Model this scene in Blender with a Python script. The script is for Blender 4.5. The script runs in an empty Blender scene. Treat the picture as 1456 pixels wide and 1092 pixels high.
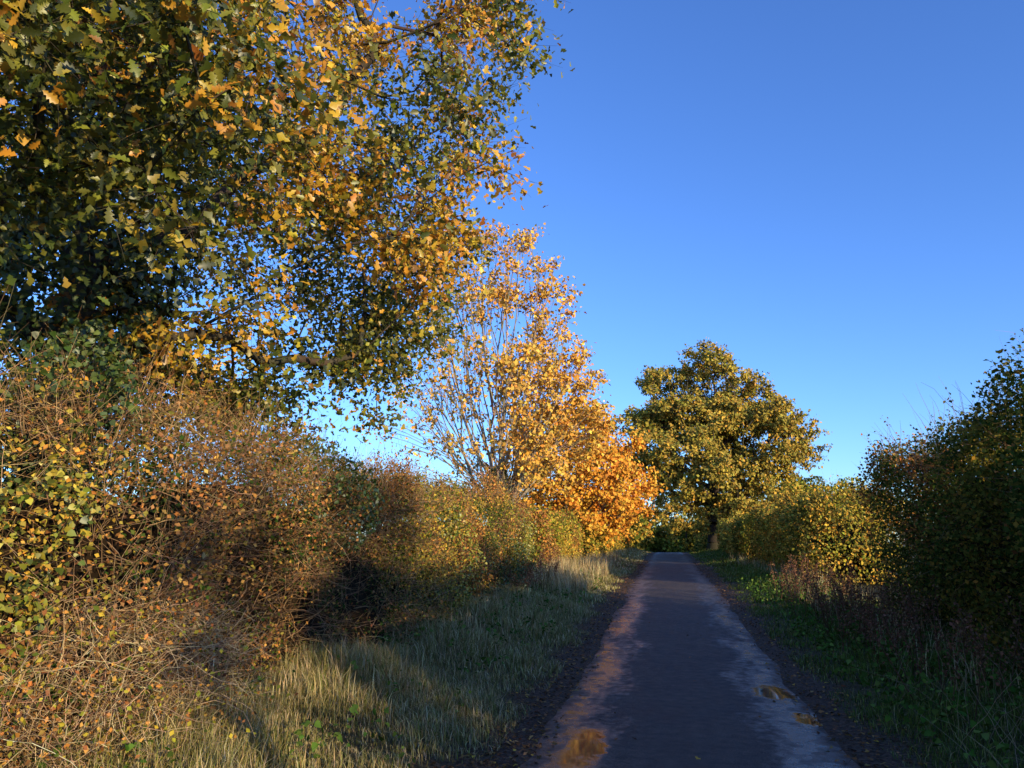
import bpy, math, numpy as np
from mathutils import Vector, Matrix
rng = np.random.default_rng(11)
scene = bpy.context.scene

# ------------------------------------------------------------------ helpers
def ss(a, b, x):
    t = np.clip((np.asarray(x, float) - a) / (b - a), 0, 1)
    return t * t * (3 - 2 * t)

_nr = np.random.default_rng(5)
_ND = _nr.normal(size=(64, 3)); _ND /= np.linalg.norm(_ND, axis=1)[:, None]
_NP = _nr.uniform(0, 6.283, 64)
def noise(p, f=1.0, seed=0, oct=3):
    p = np.asarray(p, float); out = np.zeros(len(p)); amp = 1.0; tot = 0
    for o in range(oct):
        for k in range(5):
            i = (seed * 7 + o * 5 + k * 3) % 64
            out += amp * np.sin(f * (0.7 + 0.23 * k) * (p @ _ND[i]) * 2.0 + _NP[(i + k * 11) % 64]) / 2.2
        tot += amp; amp *= 0.55; f *= 2.1
    return out / tot

def base(y): return 0.42 * ss(8, 27, y) + 0.33 * ss(25, 60, y) - 1.9 * ss(68, 125, y)
def hz(x, y):
    x = np.asarray(x, float); y = np.asarray(y, float)
    b = base(y)
    ax = np.abs(x - 0.1)
    bank = 0.16 * ss(1.6, 3.6, ax)
    p = np.stack([x + 0 * y, y + 0 * x, 0 * x + 0 * y], -1).reshape(-1, 3)
    n = noise(p, 0.9, 3, 2).reshape(np.shape(x + y)) * 0.035 * ss(1.4, 2.4, ax)
    return b + bank + n - 0.035 * (1 - ss(1.1, 1.5, ax))
def hroad(x, y):
    return base(y) - 0.02 * ((np.asarray(x) - 0.1) / 1.3) ** 2

class Geo:
    def __init__(s): s.V = []; s.F = []; s.C = []; s.n = 0
    def add(s, v, f, c):
        v = np.asarray(v, float).reshape(-1, 3); f = np.asarray(f, int).reshape(-1, 3)
        c = np.asarray(c, float)
        if c.ndim == 1: c = np.tile(c, (len(v), 1))
        s.V.append(v); s.F.append(f + s.n); s.C.append(c); s.n += len(v)
    def inst(s, tv, tf, pos, R, sc, col):
        K = len(pos)
        if K == 0: return
        T = len(tv)
        v = np.einsum('kij,tj->kti', R, tv)
        sc = np.asarray(sc, float)
        v = v * (sc[:, None, None] if sc.ndim == 1 else sc) + pos[:, None]
        f = tf[None] + (np.arange(K) * T)[:, None, None]
        s.add(v.reshape(-1, 3), f.reshape(-1, 3), np.repeat(col, T, 0))
    def tubes(s, A, B, ra, rb, sides, col):
        A = np.asarray(A, float); B = np.asarray(B, float); K = len(A)
        if K == 0: return
        ra = np.broadcast_to(ra, (K,)); rb = np.broadcast_to(rb, (K,))
        d = B - A; L = np.linalg.norm(d, axis=1) + 1e-9; d = d / L[:, None]
        ref = np.where(np.abs(d[:, 2:3]) > 0.9, np.array([[1., 0, 0]]), np.array([[0, 0, 1.]]))
        u = np.cross(d, ref); u /= np.linalg.norm(u, axis=1)[:, None]; w = np.cross(d, u)
        a = np.arange(sides) * 2 * np.pi / sides
        ring = u[:, None] * np.cos(a)[None, :, None] + w[:, None] * np.sin(a)[None, :, None]
        v = np.concatenate([A[:, None] + ring * ra[:, None, None], B[:, None] + ring * rb[:, None, None]], 1)
        f = []
        for i in range(sides):
            j = (i + 1) % sides
            f += [[i, j, sides + j], [i, sides + j, sides + i]]
        f = np.array(f)[None] + (np.arange(K) * 2 * sides)[:, None, None]
        col = np.asarray(col, float)
        if col.ndim == 1: col = np.tile(col, (K, 1))
        s.add(v.reshape(-1, 3), f.reshape(-1, 3), np.repeat(col, 2 * sides, 0))
    def build(s, name, mat, parent=None, smooth=False):
        V = np.concatenate(s.V); F = np.concatenate(s.F); C = np.concatenate(s.C)
        me = bpy.data.meshes.new(name)
        me.vertices.add(len(V)); me.vertices.foreach_set('co', V.astype(np.float32).ravel())
        me.loops.add(len(F) * 3); me.loops.foreach_set('vertex_index', F.astype(np.int32).ravel())
        me.polygons.add(len(F)); me.polygons.foreach_set('loop_start', (np.arange(len(F)) * 3).astype(np.int32))
        if smooth: me.polygons.foreach_set('use_smooth', np.ones(len(F), bool))
        me.update(calc_edges=True)
        ca = me.color_attributes.new(name='col', type='FLOAT_COLOR', domain='POINT')
        ca.data.foreach_set('color', np.concatenate([C, np.ones((len(C), 1))], 1).astype(np.float32).ravel())
        me.materials.append(mat)
        ob = bpy.data.objects.new(name, me); scene.collection.objects.link(ob)
        if parent: ob.parent = parent
        return ob
def empty(name):
    e = bpy.data.objects.new(name, None); scene.collection.objects.link(e); return e

def unit(v): return v / (np.linalg.norm(v, axis=-1, keepdims=True) + 1e-9)
def rdirs(n): return unit(rng.normal(size=(n, 3)))
def leafR(n, bias=(0.55, -0.5, 0.25), spread=1.0, tb=(0, 0, -0.3)):
    # leaves turn their blades a little towards the sunny side
    nr = unit(rng.normal(size=(n, 3)) * spread + np.asarray(bias))
    t = unit(rng.normal(size=(n, 3)) + np.asarray(tb))
    t = unit(t - nr * np.sum(t * nr, 1)[:, None]); b = np.cross(nr, t)
    return np.stack([b, t, nr], 2)

def pick(pal, n, jit=0.18):
    cols = np.array([p[:3] for p in pal]); w = np.array([p[3] for p in pal], float); w /= w.sum()
    i = rng.choice(len(pal), n, p=w); c = cols[i] * np.exp(rng.normal(size=(n, 1)) * jit) 
    return np.clip(c * np.exp(rng.normal(size=(n, 3)) * 0.07), 0, 0.9)

def outline_leaf(pts, fold=0.12, curl=0.12):
    pts = np.array(pts, float); n = len(pts)
    L = [[0, 0, 0]]
    right = [[p[0], p[1], fold * abs(p[0]) - curl * p[1] ** 2] for p in pts]
    left = [[-p[0], p[1] , fold * abs(p[0]) - curl * p[1] ** 2] for p in pts]
    tip = [[0, 1, -curl]]
    mids = [[0, p[1], -curl * p[1] ** 2] for p in pts]
    V = L + mids + right + left + tip
    m = lambda i: 1 + i; r = lambda i: 1 + n + i; l = lambda i: 1 + 2 * n + i; t = 1 + 3 * n
    F = [[0, r(0), m(0)], [0, m(0), l(0)]]
    for i in range(n - 1):
        F += [[m(i), r(i), r(i + 1)], [m(i), r(i + 1), m(i + 1)], [m(i), l(i + 1), l(i)], [m(i), m(i + 1), l(i + 1)]]
    F += [[m(n - 1), r(n - 1), t], [m(n - 1), t, l(n - 1)]]
    return np.array(V), np.array(F)
OAK = outline_leaf([(0.05, 0.1), (0.17, 0.25), (0.09, 0.34), (0.29, 0.5), (0.14, 0.57), (0.32, 0.74), (0.16, 0.80), (0.17, 0.93)], 0.3, 0.2)
OAK2 = outline_leaf([(0.18, 0.3), (0.12, 0.42), (0.33, 0.68), (0.16, 0.86)], 0.25, 0.2)
OAK3 = (np.array([[0, 0, 0], [0.22, 0.3, 0.05], [0.15, 0.5, 0.02], [0.34, 0.75, 0.06], [0, 1, -0.12], [-0.34, 0.75, 0.06], [-0.15, 0.5, 0.02], [-0.22, 0.3, 0.05]]),
        np.array([[0, 1, 2], [0, 2, 6], [0, 6, 7], [2, 3, 4], [2, 4, 6], [6, 4, 5]]))
SMALL = (np.array([[0, 0, 0], [0.36, 0.5, 0.1], [0, 1, -0.08], [-0.36, 0.5, 0.1]]), np.array([[0, 1, 2], [0, 2, 3]]))
IVY = (np.array([[0, 0, 0], [0.42, 0.12, 0.04], [0.36, 0.5, 0.02], [0, 1, -0.1], [-0.36, 0.5, 0.02], [-0.42, 0.12, 0.04]]),
       np.array([[0, 1, 2], [0, 2, 3], [0, 3, 4], [0, 4, 5]]))

# ------------------------------------------------------------------ materials
def newmat(name):
    m = bpy.data.materials.new(name); m.use_nodes = True
    nt = m.node_tree; nt.nodes.clear(); return m, nt, nt.nodes, nt.links
def leafmat(name, tr=0.3, gloss=0.0, rough=0.45):
    m, nt, N, L = newmat(name)
    out = N.new('ShaderNodeOutputMaterial'); at = N.new('ShaderNodeAttribute'); at.attribute_name = 'col'
    d = N.new('ShaderNodeBsdfDiffuse'); L.new(at.outputs['Color'], d.inputs['Color']); cur = d.outputs[0]
    if tr > 0:
        t = N.new('ShaderNodeBsdfTranslucent'); L.new(at.outputs['Color'], t.inputs['Color'])
        mx = N.new('ShaderNodeMixShader'); mx.inputs[0].default_value = tr
        L.new(cur, mx.inputs[1]); L.new(t.outputs[0], mx.inputs[2]); cur = mx.outputs[0]
    if gloss > 0:
        g = N.new('ShaderNodeBsdfGlossy'); g.inputs['Roughness'].default_value = rough; g.inputs['Color'].default_value = (0.9, 0.9, 0.9, 1)
        mx = N.new('ShaderNodeMixShader'); mx.inputs[0].default_value = gloss
        L.new(cur, mx.inputs[1]); L.new(g.outputs[0], mx.inputs[2]); cur = mx.outputs[0]
    L.new(cur, out.inputs[0]); return m
M_leaf = leafmat('leaf_matt', 0)
M_leaft = leafmat('leaf', 0.3)
M_oak = leafmat('oak_leaf', 0.34, 0.04, 0.4)
M_ivy = leafmat('ivy_leaf', 0, 0.05, 0.45)
M_grass = leafmat('grass_blade', 0)
M_twig = leafmat('twig', 0)
M_core = leafmat('hedge_core', 0)
def barkmat():
    m, nt, N, L = newmat('bark')
    out = N.new('ShaderNodeOutputMaterial'); at = N.new('ShaderNodeAttribute'); at.attribute_name = 'col'
    tc = N.new('ShaderNodeTexCoord'); mp = N.new('ShaderNodeMapping'); mp.inputs['Scale'].default_value = (1, 1, 0.25); L.new(tc.outputs['Object'], mp.inputs[0])
    no = N.new('ShaderNodeTexNoise'); no.inputs['Scale'].default_value = 22; L.new(mp.outputs[0], no.inputs['Vector'])
    mr = N.new('ShaderNodeMapRange'); mr.inputs[3].default_value = 0.4; mr.inputs[4].default_value = 1.6; L.new(no.outputs['Fac'], mr.inputs[0])
    mul = N.new('ShaderNodeVectorMath'); mul.operation = 'SCALE'; L.new(at.outputs['Color'], mul.inputs[0]); L.new(mr.outputs[0], mul.inputs['Scale'])
    d = N.new('ShaderNodeBsdfDiffuse'); L.new(mul.outputs[0], d.inputs[0])
    b = N.new('ShaderNodeBump'); b.inputs['Strength'].default_value = 0.8; b.inputs['Distance'].default_value = 0.03; L.new(no.outputs['Fac'], b.inputs['Height']); L.new(b.outputs[0], d.inputs['Normal'])
    L.new(d.outputs[0], out.inputs[0]); return m
M_bark = barkmat()

def ramp(N, stops):
    r = N.new('ShaderNodeValToRGB'); e = r.color_ramp.elements
    while len(e) > 1: e.remove(e[-1])
    e[0].position = stops[0][0]; e[0].color = (*stops[0][1], 1)
    for p, c in stops[1:]:
        k = e.new(p); k.color = (*c, 1)
    return r
def math_n(N, L, op, a, b=None, clamp=False):
    n = N.new('ShaderNodeMath'); n.operation = op; n.use_clamp = clamp
    for i, v in enumerate((a, b)):
        if v is None: continue
        if isinstance(v, (int, float)): n.inputs[i].default_value = v
        else: L.new(v, n.inputs[i])
    return n.outputs[0]

def ground_mat():
    m, nt, N, L = newmat('ground_earth_and_grass')
    out = N.new('ShaderNodeOutputMaterial'); p = N.new('ShaderNodeBsdfPrincipled'); L.new(p.outputs[0], out.inputs[0])
    tc = N.new('ShaderNodeTexCoord'); sx = N.new('ShaderNodeSeparateXYZ'); L.new(tc.outputs['Object'], sx.inputs[0])
    n1 = N.new('ShaderNodeTexNoise'); n1.inputs['Scale'].default_value = 2.5; n1.inputs['Detail'].default_value = 8
    n2 = N.new('ShaderNodeTexNoise'); n2.inputs['Scale'].default_value = 28; n2.inputs['Detail'].default_value = 6
    L.new(tc.outputs['Object'], n1.inputs['Vector']); L.new(tc.outputs['Object'], n2.inputs['Vector'])
    ax = math_n(N, L, 'ABSOLUTE', math_n(N, L, 'SUBTRACT', sx.outputs[0], 0.1))
    axn = math_n(N, L, 'ADD', ax, math_n(N, L, 'MULTIPLY', math_n(N, L, 'SUBTRACT', n1.outputs[0], 0.5), 0.8))
    mr = N.new('ShaderNodeMapRange'); mr.inputs[1].default_value = 1.5; mr.inputs[2].default_value = 2.1; L.new(axn, mr.inputs[0])
    mud = ramp(N, [(0.3, (0.035, 0.022, 0.014)), (0.55, (0.1, 0.068, 0.045)), (0.75, (0.2, 0.135, 0.085))]); L.new(n2.outputs[0], mud.inputs[0])
    gr = ramp(N, [(0.3, (0.04, 0.037, 0.014)), (0.55, (0.09, 0.08, 0.03)), (0.75, (0.15, 0.12, 0.055))]); L.new(n2.outputs[0], gr.inputs[0])
    mx = N.new('ShaderNodeMixRGB'); L.new(mr.outputs[0], mx.inputs[0]); L.new(mud.outputs[0], mx.inputs[1]); L.new(gr.outputs[0], mx.inputs[2])
    L.new(mx.outputs[0], p.inputs['Base Color']); p.inputs['Roughness'].default_value = 0.85; p.inputs['Specular IOR Level'].default_value = 0.2
    b = N.new('ShaderNodeBump'); b.inputs['Strength'].default_value = 1.0; b.inputs['Distance'].default_value = 0.05
    L.new(n2.outputs[0], b.inputs['Height']); L.new(b.outputs[0], p.inputs['Normal'])
    return m
PUD = [(-0.7, 6.4, 0.15, 0.55), (1.06, 9.0, 0.2, 0.4), (1.2, 7.8, 0.13, 0.25)]
def road_mat():
    m, nt, N, L = newmat('wet_asphalt')
    out = N.new('ShaderNodeOutputMaterial'); p = N.new('ShaderNodeBsdfPrincipled'); L.new(p.outputs[0], out.inputs[0])
    tc = N.new('ShaderNodeTexCoord'); sx = N.new('ShaderNodeSeparateXYZ'); L.new(tc.outputs['Object'], sx.inputs[0])
    mp = N.new('ShaderNodeMapping'); mp.inputs['Scale'].default_value = (1, 0.35, 1); L.new(tc.outputs['Object'], mp.inputs[0])
    def nz(s, d, v=None, ro=0.6):
        n = N.new('ShaderNodeTexNoise'); n.inputs['Scale'].default_value = s; n.inputs['Detail'].default_value = d
        n.inputs['Roughness'].default_value = ro; L.new(v or tc.outputs['Object'], n.inputs['Vector']); return n.outputs[0]
    big = nz(1.6, 6, mp.outputs[0]); mid = nz(9, 7); fine = nz(100, 3); med = nz(3.2, 8, None, 0.7); pat = nz(1.1, 5, None, 0.65)
    vor = N.new('ShaderNodeTexVoronoi'); vor.inputs['Scale'].default_value = 80; L.new(tc.outputs['Object'], vor.inputs['Vector'])
    ax = math_n(N, L, 'ABSOLUTE', math_n(N, L, 'SUBTRACT', sx.outputs[0], 0.1))
    axn = math_n(N, L, 'ADD', ax, math_n(N, L, 'MULTIPLY', math_n(N, L, 'SUBTRACT', big, 0.5), 1.5))
    axn = math_n(N, L, 'ADD', axn, math_n(N, L, 'MULTIPLY', math_n(N, L, 'SUBTRACT', mid, 0.5), 0.8))
    wet0 = N.new('ShaderNodeMapRange'); wet0.inputs[1].default_value = 0.58; wet0.inputs[2].default_value = 0.95; L.new(axn, wet0.inputs[0])
    far = N.new('ShaderNodeMapRange'); far.inputs[1].default_value = 14; far.inputs[2].default_value = 36; far.inputs[3].default_value = 1; far.inputs[4].default_value = 0.3; L.new(sx.outputs[1], far.inputs[0])
    wet = math_n(N, L, 'MULTIPLY', wet0.outputs[0], far.outputs[0])
    axm = math_n(N, L, 'ADD', ax, math_n(N, L, 'MULTIPLY', math_n(N, L, 'SUBTRACT', med, 0.5), 1.3))
    mudm0 = N.new('ShaderNodeMapRange'); mudm0.inputs[1].default_value = 1.0; mudm0.inputs[2].default_value = 1.22; L.new(axm, mudm0.inputs[0])
    pud = None
    for (cx, cy, rx, ryy) in PUD:
        dx = math_n(N, L, 'DIVIDE', math_n(N, L, 'SUBTRACT', sx.outputs[0], cx), rx); dy = math_n(N, L, 'DIVIDE', math_n(N, L, 'SUBTRACT', sx.outputs[1], cy), ryy)
        r = math_n(N, L, 'ADD', math_n(N, L, 'MULTIPLY', dx, dx), math_n(N, L, 'MULTIPLY', dy, dy))
        pud = r if pud is None else math_n(N, L, 'MINIMUM', pud, r)
    pn = math_n(N, L, 'ADD', pud, math_n(N, L, 'ADD', math_n(N, L, 'MULTIPLY', math_n(N, L, 'SUBTRACT', med, 0.5), 4.0), math_n(N, L, 'MULTIPLY', math_n(N, L, 'SUBTRACT', mid, 0.5), 3.0)))
    pm = N.new('ShaderNodeMapRange'); pm.inputs[1].default_value = 1.7; pm.inputs[2].default_value = 0.6; L.new(pn, pm.inputs[0]); pm = pm.outputs[0]
    ipm = math_n(N, L, 'SUBTRACT', 1.0, pm)
    mudm = math_n(N, L, 'MULTIPLY', mudm0.outputs[0], ipm)
    asp = ramp(N, [(0.25, (0.035, 0.031, 0.028)), (0.5, (0.078, 0.07, 0.063)), (0.62, (0.12, 0.108, 0.096)), (0.8, (0.28, 0.255, 0.225))]); L.new(fine, asp.inputs[0])
    tint = ramp(N, [(0.35, (0.7, 0.67, 0.65)), (0.65, (1.25, 1.15, 1.08))]); L.new(mid, tint.inputs[0])
    tint2 = ramp(N, [(0.35, (0.6, 0.58, 0.56)), (0.6, (1.25, 1.16, 1.08))]); L.new(pat, tint2.inputs[0])
    c1 = N.new('ShaderNodeMixRGB'); c1.blend_type = 'MULTIPLY'; c1.inputs[0].default_value = 1; L.new(asp.outputs[0], c1.inputs[1]); L.new(tint.outputs[0], c1.inputs[2])
    c1b = N.new('ShaderNodeMixRGB'); c1b.blend_type = 'MULTIPLY'; c1b.inputs[0].default_value = 1; L.new(c1.outputs[0], c1b.inputs[1]); L.new(tint2.outputs[0], c1b.inputs[2])
    mudc = ramp(N, [(0.3, (0.035, 0.023, 0.016)), (0.7, (0.19, 0.13, 0.09))]); L.new(mid, mudc.inputs[0])
    c2 = N.new('ShaderNodeMixRGB'); L.new(mudm, c2.inputs[0]); L.new(c1b.outputs[0], c2.inputs[1]); L.new(mudc.outputs[0], c2.inputs[2])
    c3 = N.new('ShaderNodeMixRGB'); L.new(pm, c3.inputs[0]); L.new(c2.outputs[0], c3.inputs[1]); c3.inputs[2].default_value = (0.05, 0.045, 0.038, 1)
    L.new(c3.outputs[0], p.inputs['Base Color'])
    spn = N.new('ShaderNodeMapRange'); spn.inputs[3].default_value = 0.4; spn.inputs[4].default_value = 0.16; L.new(pm, spn.inputs[0]); L.new(spn.outputs[0], p.inputs['Specular IOR Level'])
    rr = N.new('ShaderNodeMapRange'); rr.inputs[3].default_value = 0.75; rr.inputs[4].default_value = 0.22; L.new(wet, rr.inputs[0])
    r2 = math_n(N, L, 'ADD', rr.outputs[0], math_n(N, L, 'MULTIPLY', math_n(N, L, 'SUBTRACT', pat, 0.5), 0.5), True)
    r3 = math_n(N, L, 'ADD', r2, math_n(N, L, 'MULTIPLY', mudm, 0.45), True)
    L.new(math_n(N, L, 'MAXIMUM', math_n(N, L, 'MULTIPLY', r3, ipm), 0.05), p.inputs['Roughness'])
    b = N.new('ShaderNodeBump'); b.inputs['Distance'].default_value = 0.012
    st = N.new('ShaderNodeMapRange'); st.inputs[3].default_value = 0.9; st.inputs[4].default_value = 0.22; L.new(wet, st.inputs[0])
    s2 = math_n(N, L, 'ADD', st.outputs[0], math_n(N, L, 'MULTIPLY', mudm, 0.7), True)
    L.new(math_n(N, L, 'MULTIPLY', s2, ipm), b.inputs['Strength'])
    hh = math_n(N, L, 'ADD', fine, math_n(N, L, 'MULTIPLY', vor.outputs[0], 0.5))
    hh = math_n(N, L, 'ADD', hh, math_n(N, L, 'MULTIPLY', mid, 1.5))
    L.new(hh, b.inputs['Height']); L.new(b.outputs[0], p.inputs['Normal'])
    return m

# ------------------------------------------------------------------ ground, road
def gridv(name, X, Y, Z, mat):
    ny, nx = X.shape; V = np.stack([X, Y, Z], -1).reshape(-1, 3)
    i = (np.arange(ny - 1)[:, None] * nx + np.arange(nx - 1)[None]).ravel()
    F = np.concatenate([np.stack([i, i + 1, i + nx + 1], 1), np.stack([i, i + nx + 1, i + nx], 1)])
    g = Geo(); g.add(V, F, np.array([0.1, 0.1, 0.1])); return g.build(name, mat, smooth=True)
xs = np.concatenate([[-1500, -600, -250, -100, -50, -30, -20, -14, -10], np.arange(-7, 7.01, 0.2), [10, 14, 20, 30, 50, 100, 250, 600, 1500]])
ys = np.concatenate([[-600, -200, -80, -40, -25], np.arange(-15, 70, 0.4), np.arange(70, 200, 5), [250, 400, 700, 1200, 2500]])
X, Y = np.meshgrid(xs, ys); gridv('ground', X, Y, hz(X, Y), ground_mat())
ry = np.arange(-30, 200, 0.12); t = np.linspace(0, 1, 15)
q1 = np.stack([ry, ry * 0, ry * 0], 1); q2 = np.stack([ry, ry * 0 + 9, ry * 0], 1)
le = -1.25 + 0.14 * noise(q1, 1.1, 1, 5); re = 1.47 + 0.12 * noise(q2, 1.1, 2, 5)
RX = le[:, None] + (re - le)[:, None] * t[None]; RY = np.repeat(ry[:, None], 15, 1)
RZ = hroad(RX, RY); RZ[:, 0] -= 0.03; RZ[:, -1] -= 0.03
gridv('road', RX, RY, RZ, road_mat())

# ------------------------------------------------------------------ grass
def blades(g, x, y, h, w, pal, lean=0.5):
    n = len(x); z = hz(x, y)
    a = rng.uniform(0, 6.283, n); ld = np.stack([np.cos(a), np.sin(a), np.zeros(n)], 1)
    wd = np.stack([-np.sin(a), np.cos(a), np.zeros(n)], 1)
    base_ = np.stack([x, y, z - 0.01], 1); ln = rng.uniform(0.1, 1, n) * lean
    up = np.array([0, 0, 1.0])
    c = pick(pal, n, 0.22)
    m1 = base_ + up * (h * 0.55)[:, None] + ld * (h * ln * 0.3)[:, None]
    tp = base_ + up * (h * (1 - 0.25 * ln))[:, None] + ld * (h * ln)[:, None]
    W = (w * 0.5)[:, None] * wd
    V = np.stack([base_ - W, base_ + W, m1 - W * 0.8, m1 + W * 0.8, tp], 1)
    F = np.array([[0, 1, 3], [0, 3, 2], [2, 3, 4]])[None] + (np.arange(n) * 5)[:, None, None]
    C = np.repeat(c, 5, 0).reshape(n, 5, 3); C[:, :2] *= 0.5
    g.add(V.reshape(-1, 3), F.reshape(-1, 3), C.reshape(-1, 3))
PG_straw = [(0.3, 0.27, 0.08, 3), (0.44, 0.35, 0.14, 3), (0.62, 0.49, 0.26, 3), (0.17, 0.2, 0.04, 1.5)]  # left verge blades: mostly straw and olive, some green
PG_grn = [(0.13, 0.19, 0.03, 4), (0.2, 0.24, 0.05, 3), (0.38, 0.33, 0.14, 1.6), (0.08, 0.12, 0.022, 2)]
def verge(name, xa, xb, pal, dens, hk=1.0):
    g = Geo()
    for (y0, y1, dn, wd) in [(3, 9, 1900, .005), (9, 17, 1000, .0075), (17, 32, 520, .013), (32, 75, 150, .028)]:
        n = int((y1 - y0) * abs(xb - xa) * dn * dens)
        x = rng.uniform(min(xa, xb), max(xa, xb), n); y = rng.uniform(y0, y1, n)
        d = np.abs(x - xa); p = np.stack([x, y, 0 * x], 1)
        clump = noise(p, 1.8, 9, 3)
        keep = (rng.random(n) < np.clip(0.15 + 0.8 * clump + d * 1.5, 0.0, 1)) 
        x, y, d, clump = x[keep], y[keep], d[keep], clump[keep]
        h = (0.05 + 0.17 * np.clip(d / 1.8, 0, 1)) * (1 + 0.6 * clump) * rng.uniform(0.4, 1.4, len(x)) * hk
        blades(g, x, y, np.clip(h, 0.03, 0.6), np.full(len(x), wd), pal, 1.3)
    return g.build(name, M_grass)
verge('grass_verge', -1.36, -4.2, PG_straw, 1.0, 1.15)
verge('grass_verge', 1.58, 4.2, PG_grn, 0.9)

g = Geo()
for (xa, xb, ya, yb, n, hh) in [(-4, -2.0, 18.5, 29, 6500, 0.75), (-3.6, -2.4, 28, 42, 2400, .7), (2.7, 3.9, 8, 22, 2000, 0.6), (3, 4, 22, 40, 1200, .6), (-3.9, -2.8, 5, 18, 1900, 0.45)]:
    x = rng.uniform(xa, xb, n); y = rng.uniform(ya, yb, n)
    k = noise(np.stack([x, y, 0 * x], 1), 1.5, 17, 3) + rng.normal(size=n) * 0.3 > 0; x, y = x[k], y[k]
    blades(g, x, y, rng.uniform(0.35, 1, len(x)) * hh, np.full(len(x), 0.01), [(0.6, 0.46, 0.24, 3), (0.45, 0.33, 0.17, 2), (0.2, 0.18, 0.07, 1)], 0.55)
g.build('tall_dry_grass', M_grass)

# ------------------------------------------------------------------ hedges
def twigs(g, P, D, L, r, segs, col, curve=0.5):
    n = len(P); cur = P.copy(); d = unit(D)
    for k in range(segs):
        d2 = unit(d + rng.normal(size=(n, 3)) * curve * 0.6)
        nx = cur + d2 * (L / segs)[:, None]
        g.tubes(cur, nx, r * (1 - k / segs * 0.7), r * (1 - (k + 1) / segs * 0.75), 3, col)
        cur = nx; d = d2
    return cur, d
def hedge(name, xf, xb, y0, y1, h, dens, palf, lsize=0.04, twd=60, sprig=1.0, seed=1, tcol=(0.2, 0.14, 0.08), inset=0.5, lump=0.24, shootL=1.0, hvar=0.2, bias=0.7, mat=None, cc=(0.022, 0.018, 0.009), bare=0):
    par = empty(name); s = np.sign(xb - xf); D = abs(xb - xf); Ly = y1 - y0
    def H(y): return h + hvar * noise(np.stack([y, y * 0 + seed * 5, y * 0], 1), 0.9, seed, 3)
    areas = np.array([Ly * h, Ly * D, D * h, D * h, Ly * h * 0.3])
    def surf(n):
        f = rng.choice(5, n, p=areas / areas.sum())
        u = rng.random(n); v = rng.random(n)
        P = np.zeros((n, 3)); Nn = np.zeros((n, 3))
        y = y0 + u * Ly; Hy = H(y)
        def rnd(t): return np.clip((t - 0.7) / 0.3, 0, 1) ** 2
        m = f == 0; P[m] = np.stack([xf + s * 0.4 * rnd(v[m]), y[m], v[m] * Hy[m]], 1); Nn[m] = [-s, 0, 0.15]
        m = f == 1; e = np.abs(v[m] * 2 - 1); P[m] = np.stack([xf + s * D * v[m], y[m], Hy[m] - 0.35 * rnd(e)], 1); Nn[m] = [0, 0, 1]
        e = np.abs(u * 2 - 1)
        m = f == 2; P[m] = np.stack([xf + s * D * u[m], 0 * u[m] + y0 + 0.45 * rnd(v[m]) + 0.35 * rnd(e[m]), v[m] * h], 1); Nn[m] = [0, -1, 0]
        m = f == 3; P[m] = np.stack([xf + s * D * u[m], 0 * u[m] + y1 - 0.45 * rnd(v[m]) - 0.35 * rnd(e[m]), v[m] * h], 1); Nn[m] = [0, 1, 0]
        m = f == 4; P[m] = np.stack([xb + 0 * u[m], y[m], v[m] * Hy[m]], 1); Nn[m] = [s, 0, 0]
        b = noise(P + seed * 3.1, 0.8, seed + 2, 4)
        P += Nn * (b * lump)[:, None]; P[:, 2] += hz(P[:, 0], P[:, 1])
        return P, Nn, b
    A = areas.sum()
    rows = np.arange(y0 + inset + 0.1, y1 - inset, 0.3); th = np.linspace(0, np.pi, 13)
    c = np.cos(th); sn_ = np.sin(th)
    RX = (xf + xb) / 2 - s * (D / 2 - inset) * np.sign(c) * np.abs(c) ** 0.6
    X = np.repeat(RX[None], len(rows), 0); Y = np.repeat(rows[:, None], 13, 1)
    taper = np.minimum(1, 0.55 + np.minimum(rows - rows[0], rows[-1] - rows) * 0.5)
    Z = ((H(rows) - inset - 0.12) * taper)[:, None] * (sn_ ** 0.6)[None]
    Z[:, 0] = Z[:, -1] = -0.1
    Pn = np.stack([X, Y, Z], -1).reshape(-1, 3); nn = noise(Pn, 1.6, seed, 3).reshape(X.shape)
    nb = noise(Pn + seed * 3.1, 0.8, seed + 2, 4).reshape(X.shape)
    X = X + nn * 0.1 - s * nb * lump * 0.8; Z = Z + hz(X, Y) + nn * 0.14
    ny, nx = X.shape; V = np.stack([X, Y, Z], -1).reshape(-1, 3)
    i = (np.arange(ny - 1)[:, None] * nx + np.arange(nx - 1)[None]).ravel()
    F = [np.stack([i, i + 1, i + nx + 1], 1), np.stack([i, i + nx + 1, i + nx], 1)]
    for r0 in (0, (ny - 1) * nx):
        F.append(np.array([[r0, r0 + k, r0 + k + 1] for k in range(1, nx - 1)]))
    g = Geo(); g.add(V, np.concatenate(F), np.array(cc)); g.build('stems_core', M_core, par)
    n = int(A * dens); P, Nn, b = surf(n)
    cl = noise(P, 2.6, seed + 4, 3)
    keep = rng.random(n) < np.clip(bias + 0.8 * cl, 0.08, 1)
    P, Nn = P[keep], Nn[keep]; n = len(P)
    P = P + Nn * (rng.uniform(-0.45, 0.12, n))[:, None] + rng.normal(size=(n, 3)) * 0.05
    g = Geo(); R = leafR(n) 
    nr = unit(R[:, :, 2] + Nn * 0.4); t = unit(R[:, :, 1] - nr * np.sum(R[:, :, 1] * nr, 1)[:, None]); R = np.stack([np.cross(nr, t), t, nr], 2)
    g.inst(*SMALL, P, R, lsize * rng.uniform(0.5, 1.4, n), palf(P))
    gt = Geo(); n = int(A * twd); P, Nn, b = surf(n)
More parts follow.
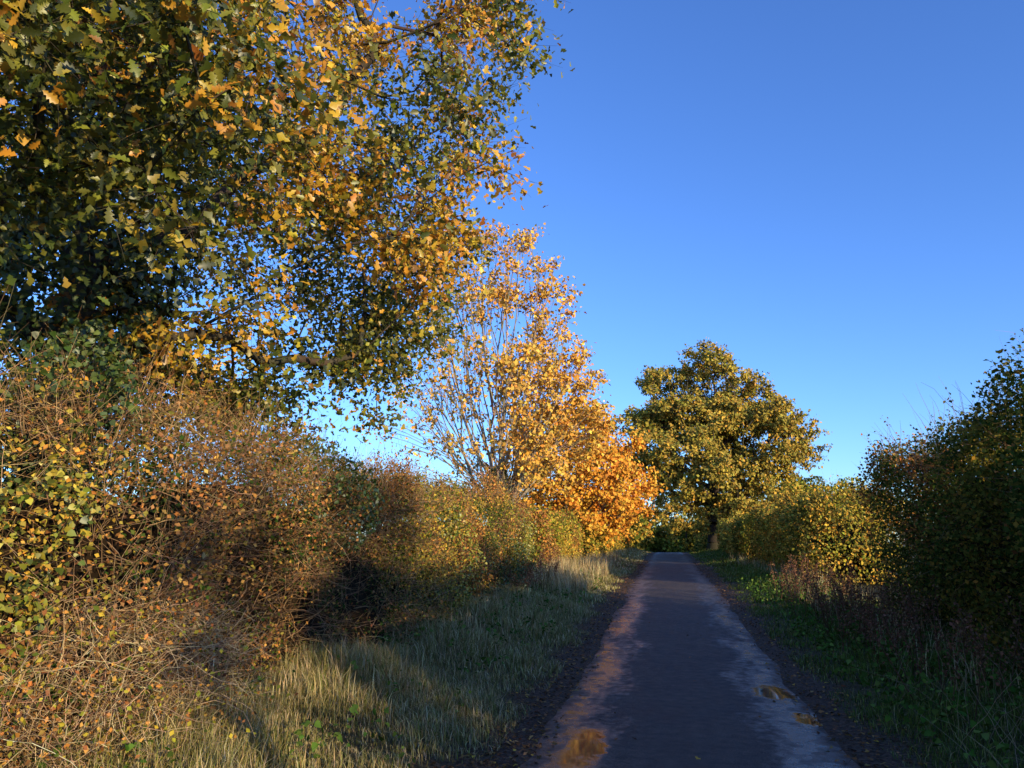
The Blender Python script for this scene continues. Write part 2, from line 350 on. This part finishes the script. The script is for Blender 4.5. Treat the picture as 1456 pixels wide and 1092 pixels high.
    tc = pick([(*tcol, 2), (tcol[0] * 0.5, tcol[1] * 0.5, tcol[2] * 0.5, 2), (tcol[0] * 1.5, tcol[1] * 1.5, tcol[2] * 1.5, 0.8)], n)
    P = P - Nn * rng.uniform(0.1, 0.35, n)[:, None]
    twigs(gt, P, Nn * 0.8 + rng.normal(size=(n, 3)) * 0.8 + [0, 0, 0.25], rng.uniform(0.2, 0.65, n), rng.uniform(0.0018, 0.004, n), 3, tc)
    if bare:
        x = rng.uniform(min(xf, xb) + 0.1, max(xf, xb) - 0.1, bare); y = rng.uniform(y0, y1, bare)
        twigs(gt, np.stack([x, y, H(y) - 0.2 + hz(x, y)], 1), np.stack([rng.normal(size=bare) * .3, rng.normal(size=bare) * .3, np.ones(bare)], 1), rng.uniform(0.5, 1.0, bare), np.full(bare, 0.0045), 5, pick([(0.3, 0.2, 0.12, 1)], bare), 0.3)
    n = int(Ly * 9 * sprig)
    if n > 0:
        x = rng.uniform(min(xf, xb) + 0.1, max(xf, xb) - 0.1, n); y = rng.uniform(y0, y1, n)
        P = np.stack([x, y, H(y) - 0.3 + hz(x, y)], 1)
        Ls = rng.uniform(0.3, 0.7, n) * np.where(rng.random(n) < 0.15, 1.6, 1) * shootL * (1 + 0.5 * noise(P, 0.9, seed + 9, 2))
        cur = P.copy(); d = unit(np.stack([rng.normal(size=n) * .35, rng.normal(size=n) * .35, np.ones(n)], 1))
        scol = pick([(*tcol, 1)], n)
        for k in range(4):
            d = unit(d + rng.normal(size=(n, 3)) * 0.12); nx2 = cur + d * (Ls / 4)[:, None]
            gt.tubes(cur, nx2, 0.004 * (1 - k / 5), 0.004 * (1 - (k + 1) / 5), 3, scol)
            for q in range(4):
                f = rng.random(n)[:, None]; Q = cur * (1 - f) + nx2 * f + rng.normal(size=(n, 3)) * 0.02
                kp = rng.random(n) < 0.75 - 0.1 * k
                g.inst(*SMALL, Q[kp], leafR(int(kp.sum())), lsize * rng.uniform(0.6, 1.1, int(kp.sum())), palf(Q[kp]))
            cur = nx2
    g.build('leaves', mat or M_leaf, par); gt.build('twigs', M_twig, par)
    return par

P_ivy = [(0.04, 0.075, 0.014, 3), (0.075, 0.11, 0.02, 2), (0.13, 0.15, 0.03, 1)]
P_olive = [(0.17, 0.16, 0.03, 3), (0.28, 0.23, 0.04, 2), (0.09, 0.105, 0.02, 2), (0.38, 0.24, 0.04, 1)]
P_ygreen = [(0.3, 0.28, 0.035, 3), (0.2, 0.21, 0.03, 2), (0.44, 0.34, 0.045, 1.5), (0.08, 0.11, 0.02, 1.5)]
P_rust = [(0.52, 0.22, 0.055, 3), (0.3, 0.13, 0.045, 3), (0.6, 0.33, 0.08, 2), (0.13, 0.065, 0.03, 2)]
P_brown = [(0.24, 0.12, 0.05, 3), (0.38, 0.2, 0.075, 2), (0.09, 0.05, 0.025, 2), (0.38, 0.27, 0.06, 0.8)]
P_gold = [(0.62, 0.4, 0.065, 3), (0.42, 0.31, 0.05, 2), (0.6, 0.3, 0.045, 2), (0.2, 0.18, 0.04, 1.5)]
def mixpal(pals, f, seed):
    def fn(P):
        n = noise(P, f, seed, 3) + rng.normal(size=len(P)) * 0.13
        idx = np.clip(((n + 0.75) / 1.5 * len(pals)).astype(int), 0, len(pals) - 1)
        C = np.zeros((len(P), 3))
        for i, p in enumerate(pals):
            m = idx == i
            if m.any(): C[m] = pick(p, int(m.sum()))
        return C
    return fn
left_pal = mixpal([P_rust, P_brown, P_ivy, P_rust, P_brown, P_olive, P_rust, P_gold], 0.9, 6)
left_pal2 = mixpal([P_rust, P_brown, P_ygreen, P_ivy, P_gold, P_rust], 0.7, 6)
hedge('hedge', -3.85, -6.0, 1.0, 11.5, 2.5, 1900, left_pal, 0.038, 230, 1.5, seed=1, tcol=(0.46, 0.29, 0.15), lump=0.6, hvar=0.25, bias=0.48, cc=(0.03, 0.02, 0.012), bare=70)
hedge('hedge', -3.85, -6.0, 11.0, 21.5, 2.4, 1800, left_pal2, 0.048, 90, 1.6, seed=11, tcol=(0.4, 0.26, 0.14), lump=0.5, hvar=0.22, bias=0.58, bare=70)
hedge('hedge', -3.9, -5.7, 24.5, 36, 2.0, 800, mixpal([P_gold, P_rust, P_ygreen, P_gold], 0.5, 3), 0.085, 30, 1.0, seed=2, tcol=(0.35, 0.25, 0.12))
hedge('hedge', -3.6, -5.6, 37, 75, 2.1, 300, mixpal([P_gold, P_olive, P_gold], 0.4, 4), 0.14, 10, 0.5, seed=3)
right_pal = mixpal([P_olive, P_ivy, P_olive, P_ivy, P_olive, P_ivy, P_rust], 0.7, 8)
hedge('hedge', 3.6, 5.0, 1.0, 14.7, 2.9, 1800, right_pal, 0.055, 40, 2.4, seed=4, tcol=(0.3, 0.2, 0.11), lump=0.4, shootL=0.95, mat=M_leaft, bias=0.8, bare=150)
hedge('hedge', 4.3, 5.6, -16, 0.6, 1.6, 400, right_pal, 0.08, 15, 0.8, seed=9, hvar=0.55)
hedge('hedge', 3.7, 6.2, 21.5, 35.5, 2.35, 800, mixpal([P_gold, P_ygreen, P_gold, P_olive], 0.5, 5), 0.085, 25, 0.8, seed=6, lump=0.4, hvar=0.3)
hedge('hedge', 3.7, 5.6, 38, 58, 2.1, 350, mixpal([P_ygreen, P_gold, P_olive], 0.5, 7), 0.13, 8, 0.4, seed=7)
hedge('hedge', 3.7, 5.6, 64, 105, 2.2, 120, mixpal([P_olive, P_gold, P_ivy], 0.5, 7), 0.2, 2, 0.2, seed=8)

g = Geo()
for (cx, cy, cz, rx, ryy, rz, n, pal) in [(-4.0, 17.5, 0.9, 0.6, 2.6, 1.0, 9000, P_ivy), (-3.9, 13.3, 1.3, 0.5, 0.9, 1.0, 3000, P_ygreen), (-4.2, 3.7, 1.4, 0.55, 0.8, 1.3, 8000, P_ygreen), (-4.4, 4.6, 2.5, 0.6, 0.8, 0.7, 4500, P_ivy), (-4.3, 8.6, 2.1, 0.8, 1.2, 0.8, 6000, P_ivy), (-3.9, 19.2, 1.6, 0.5, 1.2, 0.8, 3500, P_ygreen)]:
    P = np.array([cx, cy, cz]) + unit(rng.normal(size=(n, 3))) * (rng.uniform(0.3, 1, n) ** 0.4)[:, None] * [rx, ryy, rz]
    P += (noise(P, 1.8, 30, 3) * 0.16)[:, None] * np.array([1, 0.6, 0.6]); P = P[(P[:, 2] > 0.1) & (noise(P, 2.2, 31, 2) > -0.35)]; n = len(P)
    nr = unit(rng.normal(size=(n, 3)) * 0.8 + [0.5, -0.2, 0.2]); R = leafR(n); t = unit(R[:, :, 1] + [0, 0, -0.6]); t = unit(t - nr * np.sum(t * nr, 1)[:, None])
    g.inst(*IVY, P, np.stack([np.cross(nr, t), t, nr], 2), 0.043 * rng.uniform(0.4, 1.4, n), pick(pal, n))
g.build('ivy_plant', M_ivy)

# ------------------------------------------------------------------ trees
def grow(trunk, targets, w=0.45, step=0.45, jit=0.06):
    nodes = [np.array(p, float) for p in trunk]; par = [-1] + list(range(len(trunk) - 1))
    pl = [0.0]
    for i in range(1, len(trunk)): pl.append(pl[-1] + np.linalg.norm(nodes[i] - nodes[i - 1]))
    top = nodes[-1]; start = max(1, int(len(trunk) * 0.55))
    order = np.argsort(np.linalg.norm(targets - top, axis=1)); tips = []
    N = np.array(nodes); PL = np.array(pl); cap = len(N)
    buf = np.zeros((90000, 3)); buf[:cap] = N; bp = np.zeros(90000); bp[:cap] = PL
    n = cap
    for ti in order:
        t = targets[ti]; dd = np.linalg.norm(buf[start:n] - t, axis=1) + w * bp[start:n]
        k = start + int(np.argmin(dd)); a = buf[k].copy()
        d0 = buf[k] - buf[par[k]] if par[k] >= 0 else np.array([0, 0, 1.]); d0 = d0 / (np.linalg.norm(d0) + 1e-9)
        L = np.linalg.norm(t - a); m = max(1, int(L / step))
        c1 = a + d0 * L * 0.35 + np.array([0, 0, 0.08 * L]); prev = k
        for q in range(1, m + 1):
            f = q / m; pnt = (1 - f) ** 2 * a + 2 * f * (1 - f) * c1 + f * f * t
            if q < m: pnt = pnt + rng.normal(size=3) * jit
            buf[n] = pnt; bp[n] = bp[prev] + np.linalg.norm(pnt - buf[prev]); par.append(prev); prev = n; n += 1
        tips.append(prev)
    par = np.array(par); cnt = np.zeros(n)
    for tp in tips: cnt[tp] += 1
    for i in range(n - 1, 0, -1):
        if par[i] >= 0: cnt[par[i]] += cnt[i]
    return buf[:n], par, cnt
def tree(name, trunk, targets, rtip, expo, palf, leaf, lsize, nleaf, rc, ntw=5, w=0.45, step=0.45, barkcol=(0.1, 0.08, 0.055), flat=0.7, tb=(0, 0, -0.3), mat=None, lodcam=None, flare=1.5, jit=0.06, sides=7, outw=0.0, spreadl=0.16, lp=None):
    par = empty(name); P, pr, cnt = grow(trunk, targets, w, step, jit)
    r = rtip * np.maximum(cnt, 1) ** expo
    g = Geo(); i = np.arange(1, len(P)); pa = pr[i]
    ra = np.minimum(r[pa], r[i] * 1.35); 
    z0 = trunk[0][2]; fl = 1 + (flare - 1) * np.exp(-(P[:, 2] - z0) * 2.2) * (np.linalg.norm(P[:, :2] - np.array(trunk[0])[:2], axis=1) < 0.8)
    big = r[i] > 0.03
    bc = pick([(*barkcol, 1)], len(i), 0.12)
    g.tubes(P[pa][big], P[i][big], (ra * fl[pa])[big], (r[i] * fl[i])[big], sides + 3, bc[big])
    g.tubes(P[pa][~big], P[i][~big], ra[~big], r[i][~big], 4, bc[~big])
    T = np.repeat(targets, ntw, 0); n = len(T)
    ctr = np.mean(targets, 0); O = unit(T - ctr); D = rdirs(n) * [1, 1, 0.7] + 0.5 * O
    Ltw = rng.uniform(0.5, 1.1, n) * rc; segs = 3; cur = T.copy(); d = unit(D)
    gl = Geo(); per = max(1, int(round(nleaf / ntw / segs)))
    tcol = pick([(*barkcol, 1)], n, 0.2)
    cc = palf(T)
    for k in range(segs):
        d = unit(d + rng.normal(size=(n, 3)) * 0.35 + [0, 0, -0.05]); nx = cur + d * (Ltw / segs)[:, None]
        g.tubes(cur, nx, rtip * (0.55 - 0.13 * k), rtip * (0.42 - 0.13 * k), 3, tcol)
        for q in range(per):
            f = rng.random(n)[:, None]; Q = cur * (1 - f) + nx * f + rng.normal(size=(n, 3)) * [1, 1, flat] * rc * spreadl
            kp = rng.random(n) < (0.92 if lp is None else lp(Q)); Q = Q[kp]; c = np.where(rng.random((len(Q), 1)) < 0.5, cc[kp], palf(Q)) * np.exp(rng.normal(size=(len(Q), 1)) * 0.15)
            R = leafR(len(Q), tb=tb); sc = lsize * rng.uniform(0.5, 1.35, len(Q))
            if outw > 0:
                nr = unit(R[:, :, 2] + O[kp] * outw); t = unit(R[:, :, 1] - nr * np.sum(R[:, :, 1] * nr, 1)[:, None]); R = np.stack([np.cross(nr, t), t, nr], 2)
            if lodcam is not None:
                dist = np.linalg.norm(Q - lodcam, axis=1); a = dist < 5; b = (dist >= 5) & (dist < 6.5); c3 = dist >= 6.5
                gl.inst(*OAK, Q[a], R[a], sc[a], c[a]); gl.inst(*OAK2, Q[b], R[b], sc[b], c[b]); gl.inst(*OAK3, Q[c3], R[c3], sc[c3], c[c3])
            else: gl.inst(*leaf, Q, R, sc, c)
        cur = nx
    g.build('trunk_and_branches', M_bark, par, smooth=True); gl.build('leaves', mat or M_leaf, par)
    return par, P, r
def ell(n, c, r, shell=0.55):
    d = rdirs(n); rad = (shell ** 3 + rng.random(n) * (1 - shell ** 3)) ** (1 / 3)
    return np.array(c) + d * rad[:, None] * np.array(r)

def trunkline(x, y, h, n, lean=(0, 0), wob=0.06):
    z0 = float(hz(np.array([x]), np.array([y]))[0]) - 0.1
    f = np.linspace(0, 1, n); w = rng.normal(size=(n, 2)) * wob; w[0] = 0
    return [np.array([x + lean[0] * k + w[i, 0], y + lean[1] * k + w[i, 1], z0 + h * k]) for i, k in enumerate(f)]

cam = np.array([0, 0, 1.6])
C = np.concatenate([ell(880, (-6.0, 7.0, 8.3), (4.8, 4.7, 5.6), 0.5), ell(130, (-3.7, 3.4, 4.6), (1.6, 1.5, 1.5), 0.2), ell(80, (-4.0, 8.6, 5.4), (1.7, 2.2, 1.6), 0.2), ell(90, (-4.9, 9.0, 3.9), (1.7, 2.8, 0.9), 0.2)])
k = noise(C, 0.75, 12, 2) > np.where(C[:, 2] < 5.6, -0.15, -0.55)
C = C[k & (np.linalg.norm(C - cam, axis=1) > 3.1) & (C[:, 2] > 2.8)]
def oakpal(P):
    n = noise(P, 0.8, 14, 2) + rng.normal(size=len(P)) * 0.22
    a = pick([(0.17, 0.18, 0.026, 3), (0.26, 0.26, 0.035, 2), (0.07, 0.09, 0.017, 2.5), (0.4, 0.32, 0.045, 1.2)], len(P))
    b = pick([(0.78, 0.44, 0.04, 2), (0.74, 0.34, 0.035, 2.2), (0.36, 0.16, 0.03, 1.5), (0.56, 0.42, 0.045, 2)], len(P))
    return np.where((n > 0.06)[:, None], b, a)
tree('oak_tree', trunkline(-5.3, 5.2, 5.5, 12, (-0.3, 0.8)), C, 0.0062, 0.5, oakpal, OAK, 0.085, 168, 0.74, ntw=8, w=0.4, step=0.35, barkcol=(0.085, 0.07, 0.05), lodcam=cam, jit=0.07, mat=M_oak)
def ivycol(x, y, r, z0, z1, n, size, lean=(0, 0), pal=P_ivy, name='ivy_plant'):
    g = Geo(); a = rng.uniform(0, 6.283, n); z = rng.uniform(z0, z1, n); f = (z - z0) / (z1 - z0)
    q = np.stack([np.cos(a), np.sin(a), z * 0.8], 1)
    rr = r * (1 + 0.35 * noise(q, 1.2, 21, 3)) * (1 - 0.35 * f ** 2) + rng.uniform(-0.28, 0.06, n) * r
    P = np.stack([x + lean[0] * f + rr * np.cos(a), y + lean[1] * f + rr * np.sin(a), z], 1)
    out = np.stack([np.cos(a), np.sin(a), 0 * a + 0.3], 1); R = leafR(n)
    nr = unit(out + rng.normal(size=(n, 3)) * 0.5); t = unit(R[:, :, 1] + [0, 0, -0.6]); t = unit(t - nr * np.sum(t * nr, 1)[:, None])
    R = np.stack([np.cross(nr, t), t, nr], 2)
    g.inst(*IVY, P, R, size * rng.uniform(0.5, 1.3, n), pick(pal, n)); return g.build(name, M_ivy)
ivycol(-5.2, 5.4, 0.85, 1.5, 7.5, 15000, 0.065, (-0.3, 0.9), [(0.035, 0.06, 0.012, 3), (0.06, 0.09, 0.016, 2), (0.1, 0.12, 0.02, 1)])
def goldpal(P): return pick([(0.78, 0.46, 0.1, 3), (0.7, 0.44, 0.08, 2), (0.76, 0.35, 0.06, 2.4), (0.46, 0.27, 0.07, 1)], len(P))
def orangepal(P): return pick([(0.8, 0.36, 0.05, 3), (0.76, 0.44, 0.065, 2.2), (0.7, 0.27, 0.04, 2.2)], len(P))
C = np.concatenate([ell(250, (-5.4, 24, 7.9), (2.9, 2.7, 4.6), 0.4), ell(140, (-5.8, 24, 5.4), (4.1, 3.2, 2.4), 0.4), ell(70, (-3.4, 24.5, 6.3), (1.5, 1.4, 2.8), 0.3)])
C = C[(C[:, 2] > 2.8)]
tree('field_maple_tree', trunkline(-5.4, 24, 2.8, 7), C, 0.0095, 0.5, goldpal, SMALL, 0.135, 60, 0.62, ntw=6, w=0.95, step=0.5, barkcol=(0.36, 0.29, 0.2), lp=lambda Q: np.clip(0.3 + 0.75 * ss(-7.4, -4.8, Q[:, 0]), 0, 0.95))
ivycol(-5.4, 24, 0.42, 1.5, 4.0, 3500, 0.1, pal=P_ygreen)
C = np.concatenate([ell(170, (-4.4, 36, 5.0), (3.4, 3.4, 3.0), 0.4), ell(80, (-2.9, 39, 4.2), (2.3, 2.4, 2.3), 0.4)]); C = C[C[:, 2] > 1.7]
tree('beech_tree', trunkline(-4.8, 36, 2.4, 6), C, 0.011, 0.48, orangepal, SMALL, 0.17, 120, 0.85, ntw=6, w=0.6, step=0.5, barkcol=(0.16, 0.12, 0.09), outw=0.4)
lob = np.concatenate([ell(70, (3.8, 62, 8.8), (7.5, 6.4, 4.8), 0.7), ell(36, (3.4, 62, 13.2), (5.2, 4.8, 3.6), 0.6), ell(20, (3.8, 61, 9), (4.5, 3.5, 4), 0.3)])
lob = lob[lob[:, 2] > 3.4]
C = np.concatenate([ell(9, c, (1.6, 1.6, 1.0), 0.3) for c in lob] + [ell(40, (1.0, 61, 4.0), (3.4, 2.5, 1.8), 0.3), ell(40, (6.5, 60, 4.2), (3.4, 2.5, 1.8), 0.3)])
def bigoak(P):
    return pick([(0.38, 0.29, 0.055, 3), (0.25, 0.22, 0.045, 3), (0.5, 0.34, 0.06, 2), (0.56, 0.32, 0.055, 1)], len(P))
tree('oak_tree', trunkline(3.8, 62, 5.5, 8), C, 0.02, 0.48, bigoak, SMALL, 0.24, 96, 0.9, ntw=6, w=0.5, step=0.8, barkcol=(0.09, 0.075, 0.055), jit=0.14, outw=0.4)
for (tx, ty, cz, rx, rz, nn_) in [(5.6, 1.4, 4.2, 1.3, 1.1, 80), (5.7, -2.4, 3.5, 0.85, 1.1, 60), (5.6, -7, 4.2, 1.7, 1.8, 60)]:  # out-of-view trees, added to throw dappled shade on the left hedge
    C = ell(nn_, (tx, ty, cz), (rx, rx, rz), 0.1)
    tree('shadow_caster_tree', trunkline(tx - 0.2, ty, 2.3, 6), C, 0.008, 0.5, left_pal, SMALL, 0.075, 50, 0.5, ntw=4, w=0.5)

g = Geo()
for i in range(72):
    if i < 28: x, y, hh = rng.uniform(15, 70), rng.uniform(98, 140), rng.uniform(10, 13.5)
    elif i < 40: x, y, hh = (rng.uniform(-16, -5), rng.uniform(72, 130), rng.uniform(5.5, 8))
    elif i < 50: x, y, hh = (rng.uniform(7, 13), rng.uniform(80, 130), rng.uniform(6, 8.5))
    else: x, y, hh = -9 + (i - 50) * 1.0 + rng.uniform(-.5, .5), rng.uniform(138, 150), rng.uniform(5.5, 8.5)
    zb = float(hz(np.array([x]), np.array([y]))[0])
    lobes = ell(10 if i >= 28 else 14, (x, y, hh * 0.5 + zb), (3.2, 3.2, hh * 0.46), 0.5)
    pal = [P_olive, P_gold, P_ygreen][i % 3] if i >= 28 else [P_olive, P_ygreen][i % 2]
    for l in lobes:
        P = ell(170, l, (1.7, 1.7, 1.3), 0.75)
        g.inst(*SMALL, P, leafR(len(P)), 0.5 * rng.uniform(0.6, 1.3, len(P)), pick(pal, len(P)))
    if i >= 50:
        P = ell(500, (x, y, zb + 1.6), (1.6, 1.5, 1.8), 0.3); g.inst(*SMALL, P, leafR(len(P)), 0.5 * rng.uniform(0.6, 1.3, len(P)), pick(P_olive, len(P)))
    g.tubes([[x, y, zb - 0.1]], [[x, y, zb + hh * 0.6]], 0.25, 0.12, 6, np.array([0.08, 0.06, 0.04]))
g.build('distant_trees', M_leaf)

# ------------------------------------------------------------------ bramble tangle, near left
g = Geo(); gl = Geo(); n = 2800
P = ell(n, (-3.75, 4.8, 0.58), (0.6, 1.2, 0.6), 0.6); P[:, 2] = np.maximum(P[:, 2], 0.1) + 0.05
cur, d = twigs(g, P, rdirs(n) + [0.3, -0.1, 0.1], rng.uniform(0.2, 0.6, n), rng.uniform(0.0018, 0.0036, n), 5, pick([(0.72, 0.53, 0.3, 3), (0.45, 0.31, 0.17, 2), (0.2, 0.13, 0.07, 2)], n), 0.55)
for q in range(2):
    k = rng.random(n) < 0.7; kk = int(k.sum())
    gl.inst(*SMALL, cur[k] + rng.normal(size=(kk, 3)) * 0.05, leafR(kk), 0.036 * rng.uniform(0.6, 1.2, kk), pick(P_ygreen + P_rust, kk))
par = empty('bramble_bush'); g.build('stems', M_twig, par); gl.build('leaves', M_leaf, par)

g = Geo()
n = 210; x = np.concatenate([rng.uniform(2.3, 3.5, 160), rng.uniform(-3.9, -3.0, 50)]); y = np.concatenate([rng.uniform(7, 19, 160), rng.uniform(16, 26, 50)])
B = np.stack([x, y, hz(x, y)], 1); hgt = rng.uniform(0.5, 1.05, n)
d = unit(np.stack([rng.normal(size=n) * .2, rng.normal(size=n) * .2, np.ones(n)], 1)); Tp = B + d * hgt[:, None]
g.tubes(B, Tp, 0.006, 0.003, 4, pick([(0.16, 0.085, 0.05, 1)], n))
for q in range(60):
    f = rng.uniform(0.45, 1.0, n)[:, None]; Q = B * (1 - f) + Tp * f + rng.normal(size=(n, 3)) * [0.035, 0.035, 0.02]
    g.inst(*SMALL, Q, leafR(n), 0.032 * rng.uniform(0.6, 1.4, n), pick([(0.2, 0.09, 0.05, 2), (0.28, 0.15, 0.08, 1)], n))
n = 90; x = rng.uniform(2.0, 3.4, n); y = rng.uniform(4.5, 9, n); B = np.stack([x, y, hz(x, y)], 1)
twigs(g, B, np.stack([rng.normal(size=n) * .5, rng.normal(size=n) * .5, np.ones(n)], 1), rng.uniform(0.4, 0.9, n), np.full(n, 0.003), 6, pick([(0.4, 0.3, 0.17, 1)], n), 0.35)
g.build('dock_plants', M_leaf)

g = Geo()
for sgn, cnt in ((1, 460), (-1, 120)):
    n = cnt; x = rng.uniform(1.9, 3.8, n) * sgn; y = rng.uniform(4, 24, n)
    for q in range(12):
        a = rng.uniform(0, 6.28, n); rr = rng.uniform(0.02, 0.14, n)
        Q = np.stack([x + rr * np.cos(a), y + rr * np.sin(a), hz(x, y) + rng.uniform(0.06, 0.28, n)], 1)
        g.inst(*IVY, Q, leafR(n, (0, 0, 1.2)), 0.05 * rng.uniform(0.5, 1.4, n), pick([(0.08, 0.15, 0.025, 3), (0.14, 0.2, 0.04, 1)], n))
g.build('nettle_plants', M_leaf)

g = Geo(); n = 7500
sd = np.where(rng.random(n) < 0.58, -1, 1); off = np.abs(rng.normal(size=n)) * 0.32 + 1.08 
x = 0.1 + sd * (off + rng.uniform(-0.05, 0.35, n)); y = 4.5 + rng.random(n) ** 1.6 * 40
m = rng.random(n) < 0.006; x[m] = rng.uniform(-1, 1.2, int(m.sum()))
z = np.maximum(hz(x, y), np.where(np.abs(x - 0.1) < 1.33, hroad(x, y), -9)) + 0.014
R = leafR(n, (0, 0, 4), 1)
g.inst(*OAK2, np.stack([x, y, z], 1), R, 0.05 * rng.uniform(0.5, 1.3, n), pick([(0.24, 0.12, 0.05, 4), (0.38, 0.21, 0.08, 2), (0.5, 0.32, 0.06, 0.5), (0.09, 0.055, 0.03, 4)], n))
g.build('fallen_leaves', M_leaf)

# ------------------------------------------------------------------ light, sky, camera
EL, AZ = math.radians(10.5), math.radians(132)
S = Vector((math.sin(AZ) * math.cos(EL), math.cos(AZ) * math.cos(EL), math.sin(EL)))
sun = bpy.data.lights.new('sun', 'SUN'); sun.energy = 5.0; sun.angle = math.radians(0.5); sun.color = (1.0, 0.8, 0.47)
so = bpy.data.objects.new('sun', sun); scene.collection.objects.link(so); so.rotation_euler = S.to_track_quat('Z', 'Y').to_euler()
w = bpy.data.worlds.new('World'); scene.world = w; w.use_nodes = True; nt = w.node_tree
bg = nt.nodes['Background']; sky = nt.nodes.new('ShaderNodeTexSky'); sky.sky_type = 'NISHITA'; sky.sun_disc = False
sky.sun_elevation = EL; sky.sun_rotation = AZ; sky.air_density = 1.0; sky.dust_density = 0.1; sky.ozone_density = 2.0
vm = nt.nodes.new('ShaderNodeVectorMath'); vm.operation = 'MULTIPLY'; vm.inputs[1].default_value = (1.0, 1.52, 2.7)
nt.links.new(sky.outputs[0], vm.inputs[0]); nt.links.new(vm.outputs[0], bg.inputs[0]); bg.inputs[1].default_value = 0.13

cd = bpy.data.cameras.new('camera'); co = bpy.data.objects.new('camera', cd); scene.collection.objects.link(co)
cd.sensor_width = 36; cd.lens = 26; cd.clip_end = 6000; cd.clip_start = 0.05
yaw, pit = math.radians(11.6), math.radians(12.1)
f = Vector((-math.sin(yaw) * math.cos(pit), math.cos(yaw) * math.cos(pit), math.sin(pit)))
r = Vector((math.cos(yaw), math.sin(yaw), 0)); u = r.cross(f)
Mx = Matrix((r, u, -f)).transposed().to_4x4(); Mx.translation = Vector((0, 0, 1.6)); co.matrix_world = Mx
scene.camera = co
scene.view_settings.view_transform = 'Standard'; scene.view_settings.look = 'None'; scene.view_settings.exposure = 0
